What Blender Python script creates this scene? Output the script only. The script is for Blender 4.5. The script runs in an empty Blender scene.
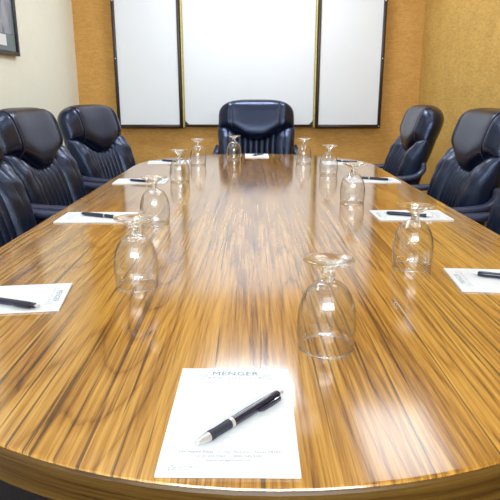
import bpy, bmesh, math, random
from mathutils import Vector, Matrix
random.seed(7)
S = bpy.context.scene
C = S.collection
PI = math.pi

# ---------------------------------------------------------------- camera, light, exposure
TOP = 0.74
EYE = 1.10
cd = bpy.data.cameras.new('camera')
cam = bpy.data.objects.new('camera', cd); C.objects.link(cam)
cd.sensor_width = 36.0
cd.lens = 565.0 / 500.0 * 36.0
cd.clip_start = 0.02
cam.location = (0, 0, EYE)
cam.rotation_euler = (PI/2 - math.atan(155/565.0), 0, 0)
S.camera = cam

S.view_settings.view_transform = 'Standard'
S.view_settings.look = 'None'
S.view_settings.gamma = 1.0
S.view_settings.use_curve_mapping = False
S.view_settings.exposure = 0.0

w = bpy.data.worlds.new('world'); S.world = w
w.use_nodes = True
w.node_tree.nodes['Background'].inputs[0].default_value = (0.8, 0.85, 1, 1)
w.node_tree.nodes['Background'].inputs[1].default_value = 0.2

CEIL = 2.55
def ceiling_lamp_or_fill(x, y, sx, sy, power, col=(0.83, 0.91, 1.0)):
    l = bpy.data.lights.new('ceiling_light_or_fill', 'AREA')
    l.shape = 'RECTANGLE'; l.size = sx; l.size_y = sy
    l.energy = power; l.color = col
    o = bpy.data.objects.new('ceiling_light_or_fill', l); C.objects.link(o)
    o.location = (x, y, CEIL - 0.015)
    return o
ceiling_lamp_or_fill(0.97, 3.20, 0.50, 0.80, 6)
ceiling_lamp_or_fill(-0.70, 2.10, 0.6, 1.0, 16)  # added unseen fill, lifts the room and the left wall
ceiling_lamp_or_fill(0.70, 1.90, 0.6, 1.0, 10)  # added unseen fill for the general light level
ceiling_lamp_or_fill(0.0, 3.82, 0.6, 0.34, 26)  # added unseen wash for the whiteboard, its reflection kept under the near pad
ceiling_lamp_or_fill(0.0, -0.9, 1.8, 0.6, 10)  # added unseen fill overhead, behind the viewer
# added fill strip behind the viewer; the wall has no window
l = bpy.data.lights.new('rear_fill_strip', 'AREA')
l.shape = 'RECTANGLE'; l.size = 2.6; l.size_y = 0.75; l.energy = 88; l.color = (0.80, 0.90, 1.0)
o = bpy.data.objects.new('rear_fill_strip', l); C.objects.link(o)
o.location = (0, -1.93, 2.05); o.rotation_euler = (PI/2, 0, 0)

# ---------------------------------------------------------------- materials
def newmat(name):
    m = bpy.data.materials.new(name); m.use_nodes = True
    nt = m.node_tree
    return m, nt, nt.nodes['Principled BSDF']
def plain(name, col, rough=0.5, metal=0.0, spec=0.5, noise=0.0, nscale=40.0, bump=0.0, coat=0.0):
    m, nt, b = newmat(name)
    b.inputs['Roughness'].default_value = rough
    b.inputs['Metallic'].default_value = metal
    b.inputs['Specular IOR Level'].default_value = spec
    b.inputs['Coat Weight'].default_value = coat
    tc = nt.nodes.new('ShaderNodeTexCoord')
    n = nt.nodes.new('ShaderNodeTexNoise'); n.inputs['Scale'].default_value = nscale
    n.inputs['Detail'].default_value = 4
    nt.links.new(tc.outputs['Object'], n.inputs['Vector'])
    r = nt.nodes.new('ShaderNodeValToRGB')
    r.color_ramp.elements[0].position = 0.3; r.color_ramp.elements[1].position = 0.7
    r.color_ramp.elements[0].color = tuple(c*(1-noise) for c in col) + (1,)
    r.color_ramp.elements[1].color = tuple(min(1, c*(1+noise)) for c in col) + (1,)
    nt.links.new(n.outputs['Fac'], r.inputs['Fac'])
    nt.links.new(r.outputs['Color'], b.inputs['Base Color'])
    if bump:
        bp = nt.nodes.new('ShaderNodeBump'); bp.inputs['Strength'].default_value = bump
        bp.inputs['Distance'].default_value = 0.002
        nt.links.new(n.outputs['Fac'], bp.inputs['Height'])
        nt.links.new(bp.outputs['Normal'], b.inputs['Normal'])
    return m

class G:
    """small node helper"""
    def __init__(s, nt): s.nt = nt; s.n = nt.nodes; s.l = nt.links
    def node(s, t, **k):
        o = s.n.new(t)
        for a, v in k.items(): setattr(o, a, v)
        return o
    def link(s, a, b): s.l.new(a, b)
    def mapping(s, vec, scale, loc=(0, 0, 0)):
        m = s.node('ShaderNodeMapping'); m.inputs['Scale'].default_value = scale
        m.inputs['Location'].default_value = loc
        s.link(vec, m.inputs['Vector']); return m.outputs['Vector']
    def noise(s, vec, scale=1, detail=3, rough=0.5, dist=0.0):
        m = s.node('ShaderNodeTexNoise'); m.inputs['Scale'].default_value = scale
        m.inputs['Detail'].default_value = detail; m.inputs['Roughness'].default_value = rough
        m.inputs['Distortion'].default_value = dist
        s.link(vec, m.inputs['Vector']); return m.outputs['Fac']
    def math(s, op, a, b=None, c=None):
        m = s.node('ShaderNodeMath', operation=op)
        for i, v in enumerate((a, b, c)):
            if v is None: continue
            if isinstance(v, (int, float)): m.inputs[i].default_value = v
            else: s.link(v, m.inputs[i])
        return m.outputs[0]
    def ramp(s, fac, stops):
        r = s.node('ShaderNodeValToRGB')
        e = r.color_ramp.elements
        e[0].position, e[0].color = stops[0][0], tuple(stops[0][1]) + (1,)
        e[1].position, e[1].color = stops[-1][0], tuple(stops[-1][1]) + (1,)
        for p, c in stops[1:-1]:
            x = e.new(p); x.color = tuple(c) + (1,)
        s.link(fac, r.inputs['Fac']); return r.outputs['Color']
    def mix(s, fac, a, b, blend='MIX'):
        m = s.node('ShaderNodeMix', data_type='RGBA', blend_type=blend)
        if isinstance(fac, (int, float)): m.inputs[0].default_value = fac
        else: s.link(fac, m.inputs[0])
        for i, v in ((6, a), (7, b)):
            if isinstance(v, tuple): m.inputs[i].default_value = v + (1,)
            else: s.link(v, m.inputs[i])
        return m.outputs[2]

def wood_material(name, dark=1.0, rough=0.14, along='Y'):
    m, nt, b = newmat(name); g = G(nt)
    tc = g.node('ShaderNodeTexCoord').outputs['Object']
    if along == 'Y':
        sc = lambda a, c: g.mapping(tc, (a, c, a*0.3))
    else:                                   # edge band: grain runs round the edge
        sc = lambda a, c: g.mapping(tc, (c, c, a))
    # cathedral figure: contour lines of a stretched soft noise
    base = g.noise(sc(4.6, 0.36), 1.0, 0.5, 0.4, 0.0)
    fine = g.noise(sc(26, 1.6), 1.0, 3, 0.6)
    rings = g.math('MULTIPLY_ADD', fine, 0.8, g.math('MULTIPLY', base, 34.0))
    saw = g.math('FRACT', rings)
    figure = g.ramp(saw, [(0.0, (0.35,)*3), (0.05, (0.65,)*3), (0.25, (0.95,)*3), (0.90, (0.70,)*3), (1.0, (0.35,)*3)])
    fibre = g.noise(sc(190, 4.0), 1.0, 4, 0.75)
    streak = g.noise(sc(75, 0.9), 1.0, 5, 0.72, 0.0)
    broad = g.noise(sc(7.0, 0.3), 1.0, 2, 0.5)
    v = g.math('MULTIPLY', figure, 0.17)
    v = g.math('MULTIPLY_ADD', fibre, 0.50, v)
    v = g.math('MULTIPLY_ADD', streak, 0.42, v)
    v = g.math('MULTIPLY_ADD', broad, 0.25, v)
    d = dark
    col = g.ramp(v, [(0.54, (0.100*d, 0.034*d, 0.007*d)), (0.62, (0.25*d, 0.105*d, 0.016*d)),
                     (0.70, (0.42*d, 0.200*d, 0.032*d)), (0.82, (0.62*d, 0.345*d, 0.075*d))])
    # thin dark pores and veins
    vein = g.noise(sc(110, 1.5), 1.0, 2, 0.6, 0.0)
    vm = g.ramp(vein, [(0.60, (0, 0, 0)), (0.66, (1, 1, 1))])
    col = g.mix(g.math('MULTIPLY', vm, 0.8), col, (0.055*d, 0.018*d, 0.006*d))
    g.link(col, b.inputs['Base Color'])
    b.inputs['Roughness'].default_value = rough
    b.inputs['Coat Weight'].default_value = 0.5 if along == 'Y' else 0.0
    b.inputs['Coat Roughness'].default_value = 0.10
    b.inputs['Specular IOR Level'].default_value = 0.8 if along == 'Y' else 0.4
    bp = g.node('ShaderNodeBump'); bp.inputs['Strength'].default_value = 0.05
    bp.inputs['Distance'].default_value = 0.0006
    g.link(fibre, bp.inputs['Height']); g.link(bp.outputs['Normal'], b.inputs['Normal'])
    return m

def wall_material(name, c1, c2, bump=0.5, horizontal=True):
    m, nt, b = newmat(name); g = G(nt)
    tc = g.node('ShaderNodeTexCoord').outputs['Object']
    weave = g.noise(g.mapping(tc, (22, 22, 95)), 1.0, 4, 0.65, 0.2)
    blotch = g.noise(g.mapping(tc, (7, 7, 9)), 1.0, 3, 0.5)
    grit = g.noise(g.mapping(tc, (85, 85, 110)), 1.0, 2, 0.6)
    v = g.math('MULTIPLY_ADD', weave, 0.55, g.math('MULTIPLY', blotch, 0.25))
    v = g.math('MULTIPLY_ADD', grit, 0.4, v)
    g.link(g.ramp(v, [(0.46, c1), (0.74, c2)]), b.inputs['Base Color'])
    b.inputs['Roughness'].default_value = 0.75
    b.inputs['Specular IOR Level'].default_value = 0.25
    bp = g.node('ShaderNodeBump'); bp.inputs['Strength'].default_value = bump
    bp.inputs['Distance'].default_value = 0.003
    g.link(v, bp.inputs['Height']); g.link(bp.outputs['Normal'], b.inputs['Normal'])
    return m

def leather_material(name, col, rough=0.3):
    m, nt, b = newmat(name); g = G(nt)
    tc = g.node('ShaderNodeTexCoord').outputs['Object']
    vor = g.node('ShaderNodeTexVoronoi'); vor.inputs['Scale'].default_value = 170
    g.link(tc, vor.inputs['Vector'])
    wr = g.noise(tc, 9, 4, 0.6, 0.4)
    h = g.math('MULTIPLY_ADD', vor.outputs['Distance'], 0.25, g.math('MULTIPLY', wr, 1.0))
    bp = g.node('ShaderNodeBump'); bp.inputs['Strength'].default_value = 0.35
    bp.inputs['Distance'].default_value = 0.006
    g.link(h, bp.inputs['Height']); g.link(bp.outputs['Normal'], b.inputs['Normal'])
    g.link(g.ramp(wr, [(0.3, tuple(c*0.75 for c in col)), (0.7, tuple(c*1.25 for c in col))]), b.inputs['Base Color'])
    b.inputs['Roughness'].default_value = rough
    b.inputs['Specular IOR Level'].default_value = 0.75
    b.inputs['Specular Tint'].default_value = (0.55, 0.66, 1.0, 1)
    return m

def thin_glass():
    """clear blown glass, walls a millimetre thick: straight-through light plus a surface reflection"""
    m = bpy.data.materials.new('clear_bowl_glass'); m.use_nodes = True
    nt = m.node_tree; nt.nodes.clear(); g = G(nt)
    out = g.node('ShaderNodeOutputMaterial')
    tr = g.node('ShaderNodeBsdfTransparent')
    gl = g.node('ShaderNodeBsdfGlossy'); gl.inputs['Roughness'].default_value = 0.02
    lw = g.node('ShaderNodeLayerWeight'); lw.inputs['Blend'].default_value = 0.5
    tint = g.ramp(lw.outputs['Facing'], [(0.0, (0.995,)*3), (0.7, (0.985,)*3), (0.88, (0.88,)*3), (1.0, (0.36,)*3)])
    g.link(tint, tr.inputs['Color'])
    # surface reflection grows towards the silhouette, the same from either side of the wall
    p5 = g.math('POWER', lw.outputs['Facing'], 3.5)
    f = g.math('MULTIPLY_ADD', p5, 1.0, 0.075)
    mx = g.node('ShaderNodeMixShader')
    g.link(f, mx.inputs[0]); g.link(tr.outputs[0], mx.inputs[1]); g.link(gl.outputs[0], mx.inputs[2])
    g.link(mx.outputs[0], out.inputs['Surface'])
    return m
def solid_glass():
    m = bpy.data.materials.new('solid_foot_glass'); m.use_nodes = True
    nt = m.node_tree; nt.nodes.clear(); g = G(nt)
    out = g.node('ShaderNodeOutputMaterial')
    gl = g.node('ShaderNodeBsdfGlass'); gl.inputs['Roughness'].default_value = 0.0; gl.inputs['IOR'].default_value = 1.5
    gl.inputs['Color'].default_value = (0.99, 1, 0.99, 1)
    tr = g.node('ShaderNodeBsdfTransparent')
    mx = g.node('ShaderNodeMixShader'); mx.inputs[0].default_value = 0.3
    g.link(gl.outputs[0], mx.inputs[1]); g.link(tr.outputs[0], mx.inputs[2])
    g.link(mx.outputs[0], out.inputs['Surface'])
    return m

M = dict(
    wood=wood_material('oiled_teak_laminate'),
    edge=wood_material('dark_wood_edge_band', 0.22, 0.35, 'Z'),
    amber=wall_material('amber_woven_wallcovering', (0.53, 0.275, 0.070), (0.68, 0.375, 0.110)),
    amber2=wall_material('gold_woven_wallcovering', (0.50, 0.285, 0.065), (0.70, 0.44, 0.125)),
    cream=wall_material('cream_wallcovering', (0.85, 0.85, 0.72), (0.89, 0.89, 0.78), 0.25),
    ceil=plain('white_ceiling_paint', (0.88, 0.88, 0.87), 0.9, noise=0.03),
    carpet=plain('dark_carpet', (0.016, 0.013, 0.015), 0.95, noise=0.4, nscale=160, bump=0.6),
    leather=leather_material('navy_black_leather', (0.004, 0.006, 0.019), 0.27),
    leather2=leather_material('navy_black_panel_leather', (0.005, 0.008, 0.023), 0.32),
    seam_highlight=leather_material('seam_highlight_leather', (0.02, 0.024, 0.045), 0.25),
    arm=plain('blue_black_moulded_arm', (0.035, 0.042, 0.085), 0.28, noise=0.1),
    black=plain('black_plastic', (0.012, 0.012, 0.014), 0.4, noise=0.2),
    board=plain('white_marker_board', (0.77, 0.80, 0.85), 0.5, noise=0.012, nscale=3),
    frame=plain('dark_walnut_frame', (0.028, 0.012, 0.008), 0.35, noise=0.3, nscale=30),
    brass=plain('brass_piano_hinge', (0.55, 0.47, 0.17), 0.38, 0.75, noise=0.15, nscale=60),
    gap=plain('hinge_knuckle_gap', (0.10, 0.08, 0.02), 0.5, 0.5),
    steel=plain('brushed_steel', (0.62, 0.62, 0.63), 0.28, 1.0, noise=0.05),
    paper=plain('white_notepaper', (0.73, 0.76, 0.81), 0.7, spec=0.2, noise=0.01),
    rule=plain('pale_grey_rule_ink', (0.60, 0.64, 0.69), 0.7),
    blueink=plain('blue_grey_ink', (0.12, 0.21, 0.28), 0.7),
    greyink=plain('grey_ink', (0.25, 0.28, 0.31), 0.7),
    palegrey=plain('pale_grey_ink', (0.33, 0.34, 0.36), 0.7),
    navy=plain('navy_pen_barrel', (0.006, 0.009, 0.035), 0.12, noise=0.1, coat=0.5),
    rubber=plain('dark_rubber_grip', (0.022, 0.028, 0.05), 0.55, noise=0.2, nscale=300),
    silver=plain('silver_plastic', (0.62, 0.63, 0.65), 0.3, 0.6),
    pframe=plain('black_picture_frame', (0.02, 0.015, 0.022), 0.35, noise=0.2),
    mat_=plain('grey_green_picture_mount', (0.17, 0.23, 0.24), 0.6, noise=0.04),
    plaque=plain('white_caption_card', (0.80, 0.82, 0.86), 0.6),
    glass=thin_glass(), foot=solid_glass(),
)

# ---------------------------------------------------------------- helpers
def link(name, me, mat, parent=None, smooth=True, angle=40):
    if mat is not None and not me.materials: me.materials.append(mat)
    if smooth:
        me.shade_smooth()
        me.set_sharp_from_angle(angle=math.radians(angle))
    o = bpy.data.objects.new(name, me); C.objects.link(o)
    if parent is not None: o.parent = parent
    return o
def obj(name, bm, mat, parent=None, smooth=True, angle=40):
    bmesh.ops.recalc_face_normals(bm, faces=bm.faces)
    me = bpy.data.meshes.new(name); bm.to_mesh(me); bm.free()
    return link(name, me, mat, parent, smooth, angle)
def tag(o, label, cat, group=None):
    o['label'] = label; o['category'] = cat
    if group: o['group'] = group
    return o
def empty(name, loc, label, cat, group=None, rz=0.0):
    o = bpy.data.objects.new(name, None); C.objects.link(o)
    o.empty_display_size = 0.1
    o.location = loc; o.rotation_euler = (0, 0, rz)
    return tag(o, label, cat, group)
def dup(root, loc, rz, label, group=None):
    r = root.copy(); C.objects.link(r); r.location = loc; r.rotation_euler = (0, 0, rz)
    r['label'] = label
    if group: r['group'] = group
    for ch in list(root.children):
        c = ch.copy(); C.objects.link(c); c.parent = r
        for g_ in list(ch.children):
            d = g_.copy(); C.objects.link(d); d.parent = c
    return r
def box(bm, x0, x1, y0, y1, z0, z1, bevel=0.0, mi=0):
    vs = [bm.verts.new((x, y, z)) for x in (x0, x1) for y in (y0, y1) for z in (z0, z1)]
    fs = []
    for q in ((0, 1, 3, 2), (4, 6, 7, 5), (0, 4, 5, 1), (2, 3, 7, 6), (0, 2, 6, 4), (1, 5, 7, 3)):
        f = bm.faces.new([vs[i] for i in q]); f.material_index = mi; fs.append(f)
    if bevel:
        es = list({e for f in fs for e in f.edges})
        bmesh.ops.bevel(bm, geom=es, offset=bevel, segments=2, affect='EDGES', profile=0.5)
def lathe(bm, prof, seg=32, center=(0, 0), axis='Z'):
    rings = []
    for r, z in prof:
        if r < 1e-6:
            rings.append([bm.verts.new((center[0], center[1], z))])
        else:
            rings.append([bm.verts.new((center[0]+r*math.cos(2*PI*i/seg), center[1]+r*math.sin(2*PI*i/seg), z)) for i in range(seg)])
    for a, b in zip(rings, rings[1:]):
        if len(a) == 1 and len(b) == 1: continue
        for i in range(seg):
            j = (i+1) % seg
            if len(a) == 1: bm.faces.new((a[0], b[i], b[j]))
            elif len(b) == 1: bm.faces.new((a[i], a[j], b[0]))
            else: bm.faces.new((a[i], a[j], b[j], b[i]))
    return rings
def sweep(bm, pts, rx, ry, seg=14, side=Vector((1, 0, 0))):
    """superelliptic tube; rx across `side`, ry in the other direction; closed ends"""
    pts = [Vector(p) for p in pts]; n = len(pts); rings = []
    for i, p in enumerate(pts):
        t = (pts[min(i+1, n-1)] - pts[max(i-1, 0)]).normalized()
        s = (side - t*side.dot(t)).normalized(); u = t.cross(s)
        a = rx[i] if isinstance(rx, list) else rx
        b = ry[i] if isinstance(ry, list) else ry
        ring = []
        for k in range(seg):
            th = 2*PI*k/seg; c_, s_ = math.cos(th), math.sin(th)
            e = 0.75
            ring.append(bm.verts.new(p + s*a*math.copysign(abs(c_)**e, c_) + u*b*math.copysign(abs(s_)**e, s_)))
        rings.append(ring)
    for a, b in zip(rings, rings[1:]):
        for i in range(seg):
            j = (i+1) % seg; bm.faces.new((a[i], a[j], b[j], b[i]))
    bm.faces.new(rings[0]); bm.faces.new(rings[-1])
def spline(ctrl, n=8):
    """Catmull-Rom through the control points"""
    P = [Vector(c) for c in ctrl]; P = [P[0]*2-P[1]] + P + [P[-1]*2-P[-2]]; out = []
    for i in range(1, len(P)-2):
        for k in range(n):
            t = k/n; a, b, c, d = P[i-1:i+3]
            out.append(0.5*((2*b) + (c-a)*t + (2*a-5*b+4*c-d)*t*t + (3*b-a-3*c+d)*t**3))
    out.append(P[-2]); return out

# ---------------------------------------------------------------- room shell
XL, XR, YB, YF = -1.375, 1.352, 4.70, -2.0
def slab(name, x0, x1, y0, y1, z0, z1, mat):
    bm = bmesh.new(); box(bm, x0, x1, y0, y1, z0, z1)
    o = obj(name, bm, mat, smooth=False); o['kind'] = 'structure'; return o
slab('floor', XL-0.1, XR+0.1, YF-0.1, YB+0.1, -0.1, 0, M['carpet'])
slab('ceiling', XL-0.1, XR+0.1, YF-0.1, YB+0.1, CEIL, CEIL+0.1, M['ceil'])
slab('wall_back', XL-0.1, XR+0.1, YB, YB+0.1, 0, CEIL, M['amber'])
slab('wall_left', XL-0.1, XL, YF, YB, 0, CEIL, M['cream'])
slab('wall_right', XR, XR+0.1, YF, YB, 0, CEIL, M['amber2'])
slab('wall_front', XL-0.1, XR+0.1, YF-0.1, YF, 0, CEIL, M['cream'])
slab('trim_right', XR-0.030, XR, 1.9, 3.27, 0, CEIL, M['amber2'])      # shallow pilaster in the right wall

# ---------------------------------------------------------------- table
TX, TR, TY0, TY1 = 0.027, 0.642, 0.455, 3.632     # centre line, end radius, near and far apex
TH = 0.052
def racetrack(r_in=0.0, seg=48):
    r = TR - r_in; pts = []
    for i in range(seg+1):
        a = PI + PI*i/seg; pts.append((TX + r*math.cos(a), TY0+TR + r*math.sin(a)))
    n = 20
    ya, yb = TY0+TR, TY1-TR
    for i in range(1, n): pts.append((TX+r, ya+(yb-ya)*i/n))
    for i in range(seg+1):
        a = PI*i/seg; pts.append((TX + r*math.cos(a), yb + r*math.sin(a)))
    for i in range(1, n): pts.append((TX-r, yb+(ya-yb)*i/n))
    return pts
def stack(bm, levels):
    rings = []
    for r_in, z in levels:
        rings.append([bm.verts.new((x, y, z)) for x, y in racetrack(r_in)])
    n = len(rings[0])
    for a, b in zip(rings, rings[1:]):
        for i in range(n):
            j = (i+1) % n; bm.faces.new((a[i], a[j], b[j], b[i]))
    bm.faces.new(rings[0]); bm.faces.new(rings[-1])
table = empty('conference_table', (TX, (TY0+TY1)/2, 0), 'long racetrack-shaped conference table with glossy brown wood-grain top', 'table')
def place_in_table(o):
    o.parent = table; o.matrix_parent_inverse = Matrix.Translation((-TX, -(TY0+TY1)/2, 0)); return o
bm = bmesh.new(); stack(bm, [(0.012, TOP-0.004), (0.002, TOP-0.004), (0.0010, TOP-0.0025), (0.0022, TOP-0.0008), (0.0045, TOP)])
place_in_table(obj('tabletop', bm, M['wood'], angle=12))
bm = bmesh.new(); stack(bm, [(0.02, TOP-0.0041), (0.004, TOP-0.0041), (0.001, TOP-0.008), (0.0, TOP-0.014), (0.0, TOP-TH+0.006), (0.006, TOP-TH), (0.03, TOP-TH)])
eb = place_in_table(obj('edge_band', bm, M['edge'], angle=28)); eb['label'] = 'dark brown wood edge band'
for yc in (1.25, 2.85):
    bm = bmesh.new()
    box(bm, TX-0.22, TX+0.22, yc-0.10, yc+0.10, 0.08, TOP-TH-0.0005, 0.006)
    box(bm, TX-0.30, TX+0.30, yc-0.16, yc+0.16, 0.0, 0.08, 0.008)
    place_in_table(obj('pedestal', bm, M['edge']))

# ---------------------------------------------------------------- whiteboard cabinet, doors folded open
cab = empty('whiteboard_cabinet', (-0.008, YB, 0.86), 'white marker board cabinet with both dark-framed doors folded open on back wall', 'whiteboard')
Z0, Z1 = -0.005, 1.21
bm = bmesh.new()
box(bm, -0.527, 0.527, -0.012, -0.0005, Z0, Z1)
for x0, x1, z0, z1 in ((-0.527, -0.513, Z0, Z1), (0.513, 0.527, Z0, Z1), (-0.513, 0.513, Z0, Z0+0.016), (-0.513, 0.513, Z1-0.016, Z1)):
    box(bm, x0, x1, -0.05, -0.012, z0, z1, 0.0015)
obj('cabinet_frame', bm, M['frame'], cab)['label'] = 'dark walnut frame'
bm = bmesh.new(); box(bm, -0.512, 0.512, -0.043, -0.0125, Z0+0.0165, Z1-0.0165)
obj('writing_surface', bm, M['board'], cab)['label'] = 'white writing surface'
for sx in (-1, 1):
    for zc in (Z0+0.017, Z1-0.017):
        bm = bmesh.new(); s_ = 1 if zc < 0.5 else -1
        v = [bm.verts.new((sx*0.512, y, zc)) for y in (-0.0435, -0.0465)] + \
            [bm.verts.new((sx*0.484, y, zc)) for y in (-0.0435, -0.0465)] + \
            [bm.verts.new((sx*0.512, y, zc+s_*0.028)) for y in (-0.0435, -0.0465)]
        bm.faces.new((v[0], v[2], v[4])); bm.faces.new((v[1], v[5], v[3]))
        bm.faces.new((v[0], v[1], v[3], v[2])); bm.faces.new((v[2], v[3], v[5], v[4])); bm.faces.new((v[4], v[5], v[1], v[0]))
        obj('corner_block', bm, M['frame'], cab, smooth=False)
def door(sx):
    d = bpy.data.objects.new('cabinet_door', None)
    bm = bmesh.new()
    xa, xb = 0.534, 1.050
    def bx(x0, x1, *r, **k):
        a, b = sorted((sx*x0, sx*x1)); box(bm, a, b, *r, **k)
    fw = 0.024
    bx(xa, xb, -0.060, -0.050, Z0-0.008, Z1)
    bx(xa, xa+fw*0.8, -0.078, -0.060, Z0-0.008, Z1, bevel=0.0015)
    bx(xb-fw, xb, -0.078, -0.060, Z0-0.008, Z1, bevel=0.0015)
    bx(xa+fw*0.8, xb-fw, -0.078, -0.060, Z0-0.008, Z0-0.008+fw, bevel=0.0015)
    bx(xa+fw*0.8, xb-fw, -0.078, -0.060, Z1-fw, Z1, bevel=0.0015)
    d = obj('cabinet_door', bm, M['frame'], cab)
    bm = bmesh.new()
    a, b = sorted((sx*(xa+fw*0.8+0.0005), sx*(xb-fw-0.0005)))
    box(bm, a, b, -0.068, -0.0605, Z0-0.008+fw+0.0005, Z1-fw-0.0005)
    obj('door_panel', bm, M['board'], d)['label'] = 'white door lining'
    for z in (Z0+0.004, 0.514, 0.93, Z1-0.012):
        bm = bmesh.new(); lathe(bm, [(0, 0), (0.005, 0), (0.0045, 0.003), (0, 0.004)], 14)
        bmesh.ops.rotate(bm, verts=bm.verts, cent=(0, 0, 0), matrix=Matrix.Rotation(PI/2, 3, 'X'))
        bmesh.ops.translate(bm, verts=bm.verts, vec=(sx*(xb-fw/2), -0.078, z))
        obj('screw', bm, M['steel'], d)
for sx in (-1, 1):
    door(sx)
    bm = bmesh.new()
    z = Z0-0.006
    lo, hi = sorted((sx*0.512, sx*0.532))
    box(bm, lo, hi, -0.0545, -0.0505, z, Z1)
    while z < Z1-0.01:                       # knuckles of the piano hinge
        z2 = min(z+0.048, Z1)
        rr = 0.0095
        v0 = len(bm.verts)
        lathe(bm, [(0, z+0.0015), (rr, z+0.0015), (rr, z2-0.0015), (0, z2-0.0015)], 14, center=(sx*0.522, -0.062))
        z = z2
    lathe(bm, [(0, Z0-0.004), (0.0055, Z0-0.004), (0.0055, Z1-0.004), (0, Z1-0.004)], 12, center=(sx*0.522, -0.062))
    obj('piano_hinge', bm, M['brass'], cab)['label'] = 'long brass piano hinge'

# ---------------------------------------------------------------- framed picture on the left wall
def art_material():
    m, nt, b = newmat('grey_blue_portrait_print'); g = G(nt)
    tc = g.node('ShaderNodeTexCoord').outputs['Object']
    n1 = g.noise(g.mapping(tc, (1, 9, 3.0)), 1.0, 3, 0.6, 1.2)
    n2 = g.noise(g.mapping(tc, (1, 3, 2.2), (3, 1, 2)), 1.0, 2, 0.5, 0.6)
    a = g.ramp(n1, [(0.36, (0.10, 0.11, 0.15)), (0.52, (0.25, 0.26, 0.33)), (0.66, (0.42, 0.43, 0.47))])
    c = g.ramp(n2, [(0.4, (0.20, 0.17, 0.24)), (0.62, (0.22, 0.28, 0.30))])
    g.link(g.mix(0.4, a, c), b.inputs['Base Color'])
    b.inputs['Roughness'].default_value = 0.25
    return m
# local frame: x out of the wall, y along the wall, z up; origin at the lower far corner
PY, PZ = 3.50, 1.318
pic = empty('framed_picture', (XL, PY, PZ), 'framed grey-blue picture with white caption card on cream wall', 'picture')
PW, PH = 0.62, 0.86
bm = bmesh.new(); fwid = 0.022
for y0, y1, z0, z1 in ((-fwid, 0, 0, PH), (-PW, -PW+fwid, 0, PH), (-PW+fwid, -fwid, 0, fwid), (-PW+fwid, -fwid, PH-fwid, PH)):
    box(bm, 0.001, 0.028, y0, y1, z0, z1, 0.002)
obj('picture_frame', bm, M['pframe'], pic)['label'] = 'black frame'
bm = bmesh.new(); box(bm, 0.002, 0.014, -PW+fwid, -fwid, fwid, PH-fwid)
obj('mount', bm, M['mat_'], pic)['label'] = 'grey-green mount'
bm = bmesh.new(); box(bm, 0.014, 0.0155, -PW+0.085, -0.045, 0.112, PH-0.085)
obj('print', bm, art_material(), pic)
bm = bmesh.new(); box(bm, 0.014, 0.016, -0.40, -0.150, 0.048, 0.106)
obj('caption_card', bm, M['plaque'], pic)['label'] = 'white caption card'

# ---------------------------------------------------------------- leather chairs
REC = math.radians(16.5)
def back_pt(x, t, d):
    """(across, up the back, forward) -> chair space; chair faces +Y"""
    d = d + 0.022*(x/0.26)**2 + 0.022*math.sin(min(1, max(0, t/0.60))*PI) + 0.02*max(0, (t-0.40)/0.25)**1.5
    return Vector((x, -0.235 - t*math.sin(REC) + d*math.cos(REC), 0.398 + t*math.cos(REC) + d*math.sin(REC)))
BT = 0.664
def half_w(t):
    t = max(0, min(BT, t))
    return 0.205 + 0.062*math.sin(min(1, t/0.44)*PI/2) - 0.012*max(0, (t-0.44)/0.22)
def pillow(fmap, front, back, na=36, nb=36, p=2.6, extra=None, d0=0.0, tf=back_pt):
    bm = bmesh.new()
    A = [math.sin(PI/2*(-1+2*i/na)) for i in range(na+1)]
    B = [math.sin(PI/2*(-1+2*i/nb)) for i in range(nb+1)]
    for sgn, th in ((1, front), (-1, back)):
        g_ = []
        for a in A:
            row = []
            for b in B:
                x, t = fmap(a, b)
                h = max(0, 1-abs(a)**p)**0.5 * max(0, 1-abs(b)**p)**0.5
                d = d0 + sgn*th*h
                if sgn > 0 and extra: d += extra(a, b, x, t)*h
                row.append(bm.verts.new(tf(x, t, d)))
            g_.append(row)
        for i in range(na):
            for j in range(nb):
                bm.faces.new((g_[i][j], g_[i+1][j], g_[i+1][j+1], g_[i][j+1]))
    bmesh.ops.remove_doubles(bm, verts=bm.verts, dist=0.0002)
    return bm
def sm(x, a, b):
    x = max(0, min(1, (x-a)/(b-a))); return x*x*(3-2*x)
def head_bottom(x):
    return 0.372 + 0.085*sm(abs(x), 0.03, 0.23)

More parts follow.
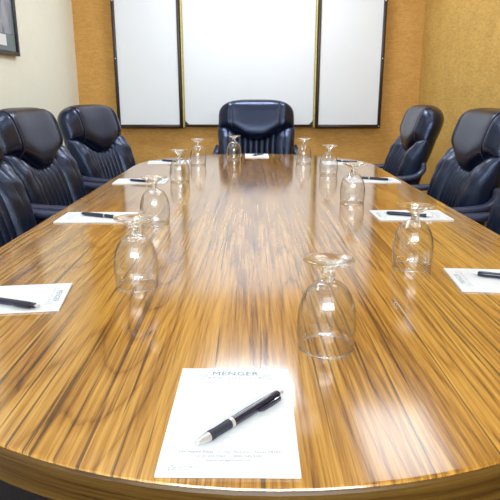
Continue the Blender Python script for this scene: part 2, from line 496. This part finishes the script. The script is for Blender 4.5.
def make_chair(loc, rz, label):
    ch = empty('office_chair', loc, label, 'chair', 'navy-black leather conference chairs', rz)
    # outer shell
    def f_shell(a, b):
        t = (b+1)/2*(BT-0.02); tt = t
        wv = half_w(t)
        if abs(a) > 0: tt = t - 0.13*sm(t, 0.35, BT)*(1-(1-abs(a)**3)**(1/3))
        return a*wv, tt
    obj('back_shell', pillow(f_shell, 0.008, 0.062, d0=-0.004, p=5), M['leather'], ch, angle=80)
    # headrest
    def f_head(a, b):
        x = a*(half_w(0.55)+0.006)
        top = BT + 0.002 - 0.135*(1-(1-abs(a)**3.0)**(1/3.0))
        bot = head_bottom(x)
        return x, bot + (b+1)/2*(top-bot)
    def seam(a, b, x, t):
        return -0.009*math.exp(-((abs(x)-0.176)/0.006)**2) + 0.006*math.exp(-((abs(x)-0.198)/0.02)**2)
    obj('headrest', pillow(f_head, 0.088, 0.072, 56, 40, p=3.6, extra=seam), M['leather'], ch, angle=80)
    for sx in (-1, 1):                      # lighter tube added along each headrest seam as its highlight
        pts = []
        a = sx*0.170/(half_w(0.55)+0.006)
        for k in range(25):
            b = -0.96 + 1.94*k/24
            x, t = f_head(a, b)
            h = max(0, 1-abs(a)**3.6)**0.5 * max(0, 1-abs(b)**3.6)**0.5
            pts.append(back_pt(x, t, (0.088 + seam(a, b, x, t))*h + 0.0005))
        bm = bmesh.new(); sweep(bm, pts, 0.0028, 0.0028, 8)
        obj('seam_highlight_tube', bm, M['seam_highlight'], ch)
    # centre panel with channels
    def f_mid(a, b):
        x = a*0.135; return x, 0.02 + (b+1)/2*(head_bottom(x)+0.03-0.02)
    def chan(a, b, x, t):
        return 0.018*(abs(math.sin(PI*(x/0.27+0.5)*7))**0.6 - 1)
    bm = bmesh.new()
    NA, NB = 112, 24
    grid = []
    for i in range(NA+1):
        a = -1+2*i/NA; row = []
        for j in range(NB+1):
            b = -1+2*j/NB; x, t = f_mid(a, b)
            d = 0.054 + chan(a, b, x, t) - 0.03*abs(b)**6
            row.append(bm.verts.new(back_pt(x, t, d)))
        grid.append(row)
    for i in range(NA):
        for j in range(NB): bm.faces.new((grid[i][j], grid[i+1][j], grid[i+1][j+1], grid[i][j+1]))
    r = bmesh.ops.extrude_face_region(bm, geom=bm.faces[:])
    bmesh.ops.translate(bm, verts=[v for v in r['geom'] if isinstance(v, bmesh.types.BMVert)], vec=(0, -0.03, 0))
    obj('channelled_panel', bm, M['leather2'], ch, angle=80)['label'] = 'vertically channelled centre panel'
    # side bolsters
    for sx in (-1, 1):
        def f_bol(a, b, sx=sx):
            k = (a+1)/2
            t0 = (b+1)/2
            xi = 0.122; xo = half_w(t0*0.46)+0.004
            xx = xi + (xo-xi)*k
            top = head_bottom(xx) + 0.020
            return sx*xx, 0.0 + t0*top
        def bseam(a, b, x, t):
            return -0.010*math.exp(-((abs(x)-0.192)/0.005)**2) + 0.004*math.sin(t*70+abs(x)*30)*sm(t, 0.22, 0.44)
        obj('side_bolster', pillow(f_bol, 0.078, 0.058, 40, 40, p=3.4, extra=bseam), M['leather2'], ch, angle=80)
    # seat cushion
    def f_seat(a, b):
        k = 1-0.10*max(0, -b)
        return a*0.255*k, b*0.25
    def tf_seat(x, t, d): return Vector((x, t-0.0, 0.44 + d + (0.012 if t > 0 else 0)*(t/0.25)**2))
    obj('seat', pillow(f_seat, 0.055, 0.05, 30, 30, p=5, tf=tf_seat), M['leather'], ch, angle=80)
    # looped arms
    for sx in (-1, 1):
        c_ = [(sx*0.262, -0.325, 0.735), (sx*0.278, -0.318, 0.700), (sx*0.290, -0.27, 0.668), (sx*0.295, -0.15, 0.655), (sx*0.295, 0.02, 0.652),
              (sx*0.292, 0.13, 0.645), (sx*0.288, 0.175, 0.60), (sx*0.280, 0.15, 0.50), (sx*0.262, 0.08, 0.43), (sx*0.22, 0.04, 0.40)]
        bm = bmesh.new(); pts = spline(c_, 7)
        n = len(pts)
        rx = [0.026 if i < n*0.62 else 0.020 for i in range(n)]
        sweep(bm, pts, rx, 0.015, 16)
        obj('armrest', bm, M['arm'], ch, angle=60)['label'] = 'blue-black moulded loop armrest'
    # column and five-star base
    bm = bmesh.new(); lathe(bm, [(0, 0.10), (0.03, 0.10), (0.03, 0.25), (0.022, 0.25), (0.022, 0.385), (0.09, 0.385), (0.09, 0.398), (0, 0.398)], 20)
    obj('gas_column', bm, M['black'], ch)
    for k in range(5):
        a = 2*PI*k/5 + PI/2; dx, dy = math.cos(a), math.sin(a)
        bm = bmesh.new()
        sweep(bm, [(dx*0.02, dy*0.02, 0.115), (dx*0.15, dy*0.15, 0.10), (dx*0.28, dy*0.28, 0.075)], [0.024, 0.02, 0.015], [0.02, 0.016, 0.012], 12, side=Vector((-dy, dx, 0)))
        leg = obj('base_leg', bm, M['black'], ch)
        bm = bmesh.new(); lathe(bm, [(0, -0.02), (0.024, -0.02), (0.027, -0.012), (0.027, 0.012), (0.024, 0.02), (0, 0.02)], 18)
        bmesh.ops.rotate(bm, verts=bm.verts, cent=(0, 0, 0), matrix=Matrix.Rotation(PI/2, 3, 'Y') )
        bmesh.ops.rotate(bm, verts=bm.verts, cent=(0, 0, 0), matrix=Matrix.Rotation(a, 3, 'Z'))
        bmesh.ops.translate(bm, verts=bm.verts, vec=(dx*0.275, dy*0.275, 0.0275))
        obj('caster', bm, M['black'], leg)
    return ch
# head position (x, y), facing direction in degrees from +X
chairs = [
    (0.045, 4.10, -90, 'navy leather chair at the far end of table, in front of whiteboard'),
    (-0.915, 3.37, -18, 'leather chair on the left side farthest from camera, beside the whiteboard'),
    (-0.985, 2.57, -7, 'leather chair second from the far end on left side, below the framed picture'),
    (-0.970, 1.86, -6, 'partly cut-off leather chair nearest the camera on the left side'),
    (0.975, 3.36, 177, 'leather chair on the right side farthest from camera, beside the wall corner'),
    (1.0, 2.49, 179, 'leather chair in the middle of the three on the right side'),
    (1.0, 1.78, 179, 'partly cut-off leather chair nearest the camera on the right side'),
]
HEADOFF = 0.34
proto = None
for hx, hy, deg, lab in chairs:
    a = math.radians(deg); loc = (hx + HEADOFF*math.cos(a), hy + HEADOFF*math.sin(a), 0); rz = a - PI/2
    if proto is None:
        proto = make_chair(loc, rz, lab); proto.scale = (1, 1, 1.022)
    else: dup(proto, loc, rz, lab).scale = (1, 1, 1)

# ---------------------------------------------------------------- notepads
def text_mesh(items):
    """items: (string, size, x, y, align, extra spacing) -> one flat mesh"""
    bm = bmesh.new()
    for s, size, x, y, al, sp in items:
        cu = bpy.data.curves.new('lettering', 'FONT'); cu.body = s; cu.size = size
        cu.align_x = al; cu.space_character = sp; cu.resolution_u = 3
        t = bpy.data.objects.new('lettering', cu)
        C.objects.link(t); dg = bpy.context.evaluated_depsgraph_get(); dg.update()
        me = bpy.data.meshes.new_from_object(t.evaluated_get(dg))
        me.transform(Matrix.Translation((x, y, 0)))
        bm.from_mesh(me)
        bpy.data.objects.remove(t); bpy.data.curves.remove(cu); bpy.data.meshes.remove(me)
    return bm
PADW, PADL, PADT = 0.143, 0.222, 0.0035
# pad space: x across, y towards the heading, origin at the centre underneath
def make_pad(loc, rz, label):
    p = empty('notepad', loc, label, 'notepad', 'white printed notepads on the table', rz)
    bm = bmesh.new(); box(bm, -PADW/2, PADW/2, -PADL/2, PADL/2, 0.0002, PADT)
    obj('paper_stack', bm, M['paper'], p, smooth=False)
    z = PADT + 0.00015
    # heading with scrolls
    bm = text_mesh([('MENGER', 0.0145, 0.000, PADL/2-0.0195, 'CENTER', 1.12)])
    def stroke(pts, wd):
        vs = []
        for i, (x, y) in enumerate(pts):
            a = pts[max(i-1, 0)]; b = pts[min(i+1, len(pts)-1)]
            dx, dy = b[0]-a[0], b[1]-a[1]; L = math.hypot(dx, dy) or 1
            vs.append((bm.verts.new((x-dy/L*wd/2, y+dx/L*wd/2, 0)), bm.verts.new((x+dy/L*wd/2, y-dx/L*wd/2, 0))))
        for q, r in zip(vs, vs[1:]): bm.faces.new((q[0], q[1], r[1], r[0]))
    bmesh.ops.translate(bm, verts=bm.verts, vec=(0, 0, z))
    obj('heading', bm, M['blueink'], p, smooth=False)['label'] = 'blue-grey printed heading reading MENGER'
    bm = text_mesh([('S A N   A N T O N I O', 0.0062, 0, PADL/2-0.0285, 'CENTER', 1.15)])
    for s in (-1, 1):
        pts = []
        for k in range(22):
            th = k/21*2.3*PI; r = 0.0055*(1-k/26)
            pts.append((s*(0.041 + r*math.cos(th)), PADL/2-0.0215 + r*0.8*math.sin(th)))
        stroke(pts, 0.0007)
        stroke([(s*0.030, PADL/2-0.0235), (s*0.036, PADL/2-0.0275), (s*0.043, PADL/2-0.0285), (s*0.049, PADL/2-0.0265)], 0.0007)
    bmesh.ops.translate(bm, verts=bm.verts, vec=(0, 0, z))
    obj('scroll_ornament', bm, M['greyink'], p, smooth=False)['label'] = 'grey scrolls and small capitals under the heading'
    # faint ruled lines
    bm = bmesh.new()
    for k in range(15):
        y = PADL/2 - 0.045 - k*0.0088
        box(bm, -PADW/2+0.010, PADW/2-0.010, y, y+0.0003, z-0.0001, z)
    obj('ruled_lines', bm, M['rule'], p, smooth=False)
    # two faint lines of small print at the lower right
    bm = bmesh.new()
    for y in (0.0105, 0.0070): box(bm, 0.034, 0.062, -PADL/2+y, -PADL/2+y+0.0011, z-0.0001, z)
    obj('small_print', bm, M['rule'], p, smooth=False)
    # address block
    bm = text_mesh([('204 Alamo Plaza   \u2022   San Antonio, Texas 78205', 0.0052, 0, -PADL/2+0.0355, 'CENTER', 1.05),
                    ('(210) 223-4361  \u2022  (800) 345-9285', 0.0048, 0, -PADL/2+0.0285, 'CENTER', 1.02),
                    ('www.mengerhotel.com', 0.0048, 0, -PADL/2+0.0218, 'CENTER', 1.02)])
    bmesh.ops.translate(bm, verts=bm.verts, vec=(0, 0, z))
    obj('address_lines', bm, M['greyink'], p, smooth=False)
    # emblem at lower left, small print at lower right
    bm = text_mesh([('HISTORIC', 0.0042, -0.050, -PADL/2+0.0105, 'LEFT', 1.0), ('HOTELS', 0.0036, -0.050, -PADL/2+0.0065, 'LEFT', 1.0)])
    cx, cy = -0.0565, -PADL/2+0.0105
    prev = None; first = None
    vo = []; vi = []
    for k in range(10):
        r = 0.0050 if k % 2 == 0 else 0.0023
        a = PI/2 + k*PI/5
        vo.append(bm.verts.new((cx+r*math.cos(a), cy+r*math.sin(a), 0)))
        vi.append(bm.verts.new((cx+r*0.68*math.cos(a), cy+r*0.68*math.sin(a), 0)))
    for k in range(10):
        j = (k+1) % 10; bm.faces.new((vo[k], vo[j], vi[j], vi[k]))
    bmesh.ops.translate(bm, verts=bm.verts, vec=(0, 0, z))
    obj('star_emblem', bm, M['palegrey'], p, smooth=False)['label'] = 'grey star emblem with small lettering'
    return p
PZT = TOP + 0.0002
# (x, y, heading direction in degrees) heading points to +y of the pad
pads = [
    (-0.0205, 0.5825, -0.6, 'white notepad at near end of table, its printed heading readable'),
    (-0.449, 0.968, -82, 'white notepad nearest the camera on the left table edge'),
    (-0.462, 1.680, -90, 'white notepad second from camera on the left table edge'),
    (-0.468, 2.425, -89, 'white notepad third from camera on the left table edge'),
    (-0.450, 3.135, -84, 'white notepad farthest from camera on the left table edge'),
    (0.518, 1.073, 85, 'white notepad nearest the camera on the right table edge'),
    (0.494, 1.712, 91, 'white notepad second from camera on the right table edge'),
    (0.530, 2.455, 91, 'white notepad third from camera on the right table edge'),
    (0.505, 3.085, 86, 'white notepad farthest from camera on the right table edge'),
    (0.042, 3.475, 180, 'white notepad at far end of table before the facing chair'),
]
pp = None
for x, y, deg, lab in pads:
    if pp is None: pp = make_pad((x, y, PZT), math.radians(deg), lab)
    else: dup(pp, (x, y, PZT), math.radians(deg), lab)

# ---------------------------------------------------------------- pens
# pen space: lies along +X from the writing tip (x=0) to the clicker (x=0.146); z=0 is the paper
def make_pen(loc, rz, label):
    p = empty('ballpoint_pen', loc, label, 'pen', 'navy click pens on the notepads', rz)
    R = 0.0058
    def tube(prof):
        bm = bmesh.new(); lathe(bm, [(r, x) for x, r in prof], 22)
        bmesh.ops.rotate(bm, verts=bm.verts, cent=(0, 0, 0), matrix=Matrix.Rotation(PI/2, 3, 'Y'))
        bmesh.ops.translate(bm, verts=bm.verts, vec=(0, 0, R+0.0002)); return bm
    obj('tip', tube([(0, 0), (0.0002, 0.0012), (0.0015, 0.0022), (0.003, 0.0028), (0.018, 0.0052), (0.0195, 0.0050), (0.0195, 0)]), M['silver'], p)['label'] = 'silver cone tip'
    obj('grip', tube([(0.0195, 0), (0.0195, 0.0052), (0.022, 0.0057), (0.030, 0.0052), (0.040, 0.0053), (0.049, 0.0057), (0.0515, 0.0055), (0.0515, 0)]), M['rubber'], p)['label'] = 'dark rubber grip'
    obj('ring', tube([(0.0515, 0), (0.0515, 0.0057), (0.056, 0.0058), (0.056, 0)]), M['silver'], p)['label'] = 'silver ring'
    obj('barrel', tube([(0.056, 0), (0.056, 0.0057), (0.080, 0.0058), (0.125, 0.0054), (0.136, 0.0048), (0.1375, 0.004), (0.1375, 0)]), M['navy'], p)
    obj('clicker', tube([(0.1375, 0), (0.1375, 0.0026), (0.1455, 0.0024), (0.1465, 0.0015), (0.1465, 0)]), M['silver'], p)['label'] = 'silver click button'
    bm = bmesh.new()
    zc = R+0.0002
    sweep(bm, [(0.134, -0.004, zc), (0.131, -0.0085, zc), (0.115, -0.0092, zc), (0.100, -0.0088, zc-0.0002), (0.094, -0.0074, zc)],
          [0.0014, 0.0012, 0.0011, 0.0011, 0.0013], [0.003, 0.0034, 0.0034, 0.0028, 0.0018], 10, side=Vector((0, 1, 0)))
    obj('clip', bm, M['navy'], p)
    return p
PEN_Z = TOP + 0.0002 + PADT + 0.0004
# (tip x, y) and direction towards the clicker
def pdir(ax, ay, bx, by): return ax, ay, math.degrees(math.atan2(by-ay, bx-ax))
pens = [
    pdir(-0.0565, 0.512, 0.043, 0.626) + ('navy click pen lying diagonally on the notepad at near table end',),
    pdir(-0.500, 0.958, -0.383, 0.918) + ('dark pen on the left-side notepad nearest the camera',),
    pdir(-0.388, 1.645, -0.525, 1.705) + ('dark pen on the second notepad from camera on left side',),
    pdir(-0.385, 2.352, -0.515, 2.410) + ('dark pen on the third notepad from camera on left side',),
    pdir(-0.375, 3.090, -0.490, 3.168) + ('dark pen on the farthest notepad on left side',),
    pdir(0.590, 1.043, 0.456, 1.098) + ('dark pen on the right-side notepad nearest the camera',),
    pdir(0.550, 1.662, 0.418, 1.712) + ('dark pen on the second notepad from camera on right side',),
    pdir(0.472, 2.484, 0.600, 2.422) + ('dark pen on the third notepad from camera on right side',),
    pdir(0.460, 3.150, 0.580, 3.085) + ('dark pen on the farthest notepad on right side',),
    pdir(0.012, 3.420, 0.072, 3.530) + ('dark pen on the notepad before the far end chair',),
]
pr = None
for x, y, deg, lab in pens:
    if pr is None: pr = make_pen((x, y, PEN_Z), math.radians(deg), lab)
    else: dup(pr, (x, y, PEN_Z), math.radians(deg), lab)

# ---------------------------------------------------------------- upturned goblets
def make_goblet(loc, label):
    g_ = empty('water_goblet', loc, label, 'glass', 'upturned water goblets on the table')
    outer = [(0.0390, 0.0004), (0.0400, 0.0012), (0.0412, 0.012), (0.0424, 0.024), (0.0430, 0.036), (0.0427, 0.048), (0.0412, 0.060),
             (0.0385, 0.072), (0.0342, 0.083), (0.0285, 0.092), (0.0215, 0.0985), (0.0140, 0.1025), (0.0095, 0.1045)]
    inner = [(max(0, r-0.0013), z) for r, z in outer[:8]] + [(0.0325, 0.0815), (0.0268, 0.0895), (0.0198, 0.0952), (0.011, 0.0985), (0, 0.1)]
    bm = bmesh.new()
    lathe(bm, list(reversed(inner)) + [(0.0385, 0.0002)] + outer + [(0, 0.1045)], 56)
    obj('bowl', bm, M['glass'], g_, angle=70)
    bm = bmesh.new()
    ring = [(0.0388+0.0017*math.cos(2*PI*k/10), 0.0019+0.0017*math.sin(2*PI*k/10)) for k in range(11)]
    lathe(bm, ring, 56); bmesh.ops.remove_doubles(bm, verts=bm.verts, dist=1e-5)
    obj('rim', bm, M['foot'], g_, angle=70)
    bm = bmesh.new()
    lathe(bm, [(0, 0.1046), (0.0092, 0.1046), (0.0082, 0.1075), (0.0086, 0.1105), (0.0100, 0.1125), (0.0090, 0.1148), (0.0085, 0.1170), (0, 0.1170)], 40)
    obj('stem', bm, M['foot'], g_, angle=70)
    bm = bmesh.new()
    lathe(bm, [(0, 0.1171), (0.0088, 0.1171), (0.0125, 0.1205), (0.0200, 0.1262), (0.0290, 0.1308), (0.0362, 0.1335), (0.0373, 0.1347), (0.0366, 0.1362),
               (0.0340, 0.1368), (0.0240, 0.1362), (0.0120, 0.1350), (0, 0.1345)], 56)
    obj('foot', bm, M['foot'], g_, angle=70)
    return g_
gob = [
    (0.112, 0.769, 'upturned clear goblet nearest the camera, beside the near end notepad'),
    (-0.220, 1.046, 'upturned clear goblet nearest the camera on the left side'),
    (-0.273, 1.597, 'upturned clear goblet second from camera on the left side'),
    (-0.300, 2.415, 'upturned clear goblet third from camera on the left side'),
    (-0.276, 3.026, 'upturned clear goblet farthest from camera on the left side'),
    (0.350, 1.173, 'upturned clear goblet nearest the camera on the right side'),
    (0.352, 1.926, 'upturned clear goblet second from camera on the right side'),
    (0.366, 2.640, 'upturned clear goblet third from camera on the right side'),
    (0.290, 3.080, 'upturned clear goblet farthest from camera on the right side'),
    (-0.092, 3.300, 'upturned clear goblet in front of the far end leather chair'),
]
gp = None
for x, y, lab in gob:
    if gp is None: gp = make_goblet((x, y, TOP+0.0004), lab)
    else: dup(gp, (x, y, TOP+0.0004), 0, lab)
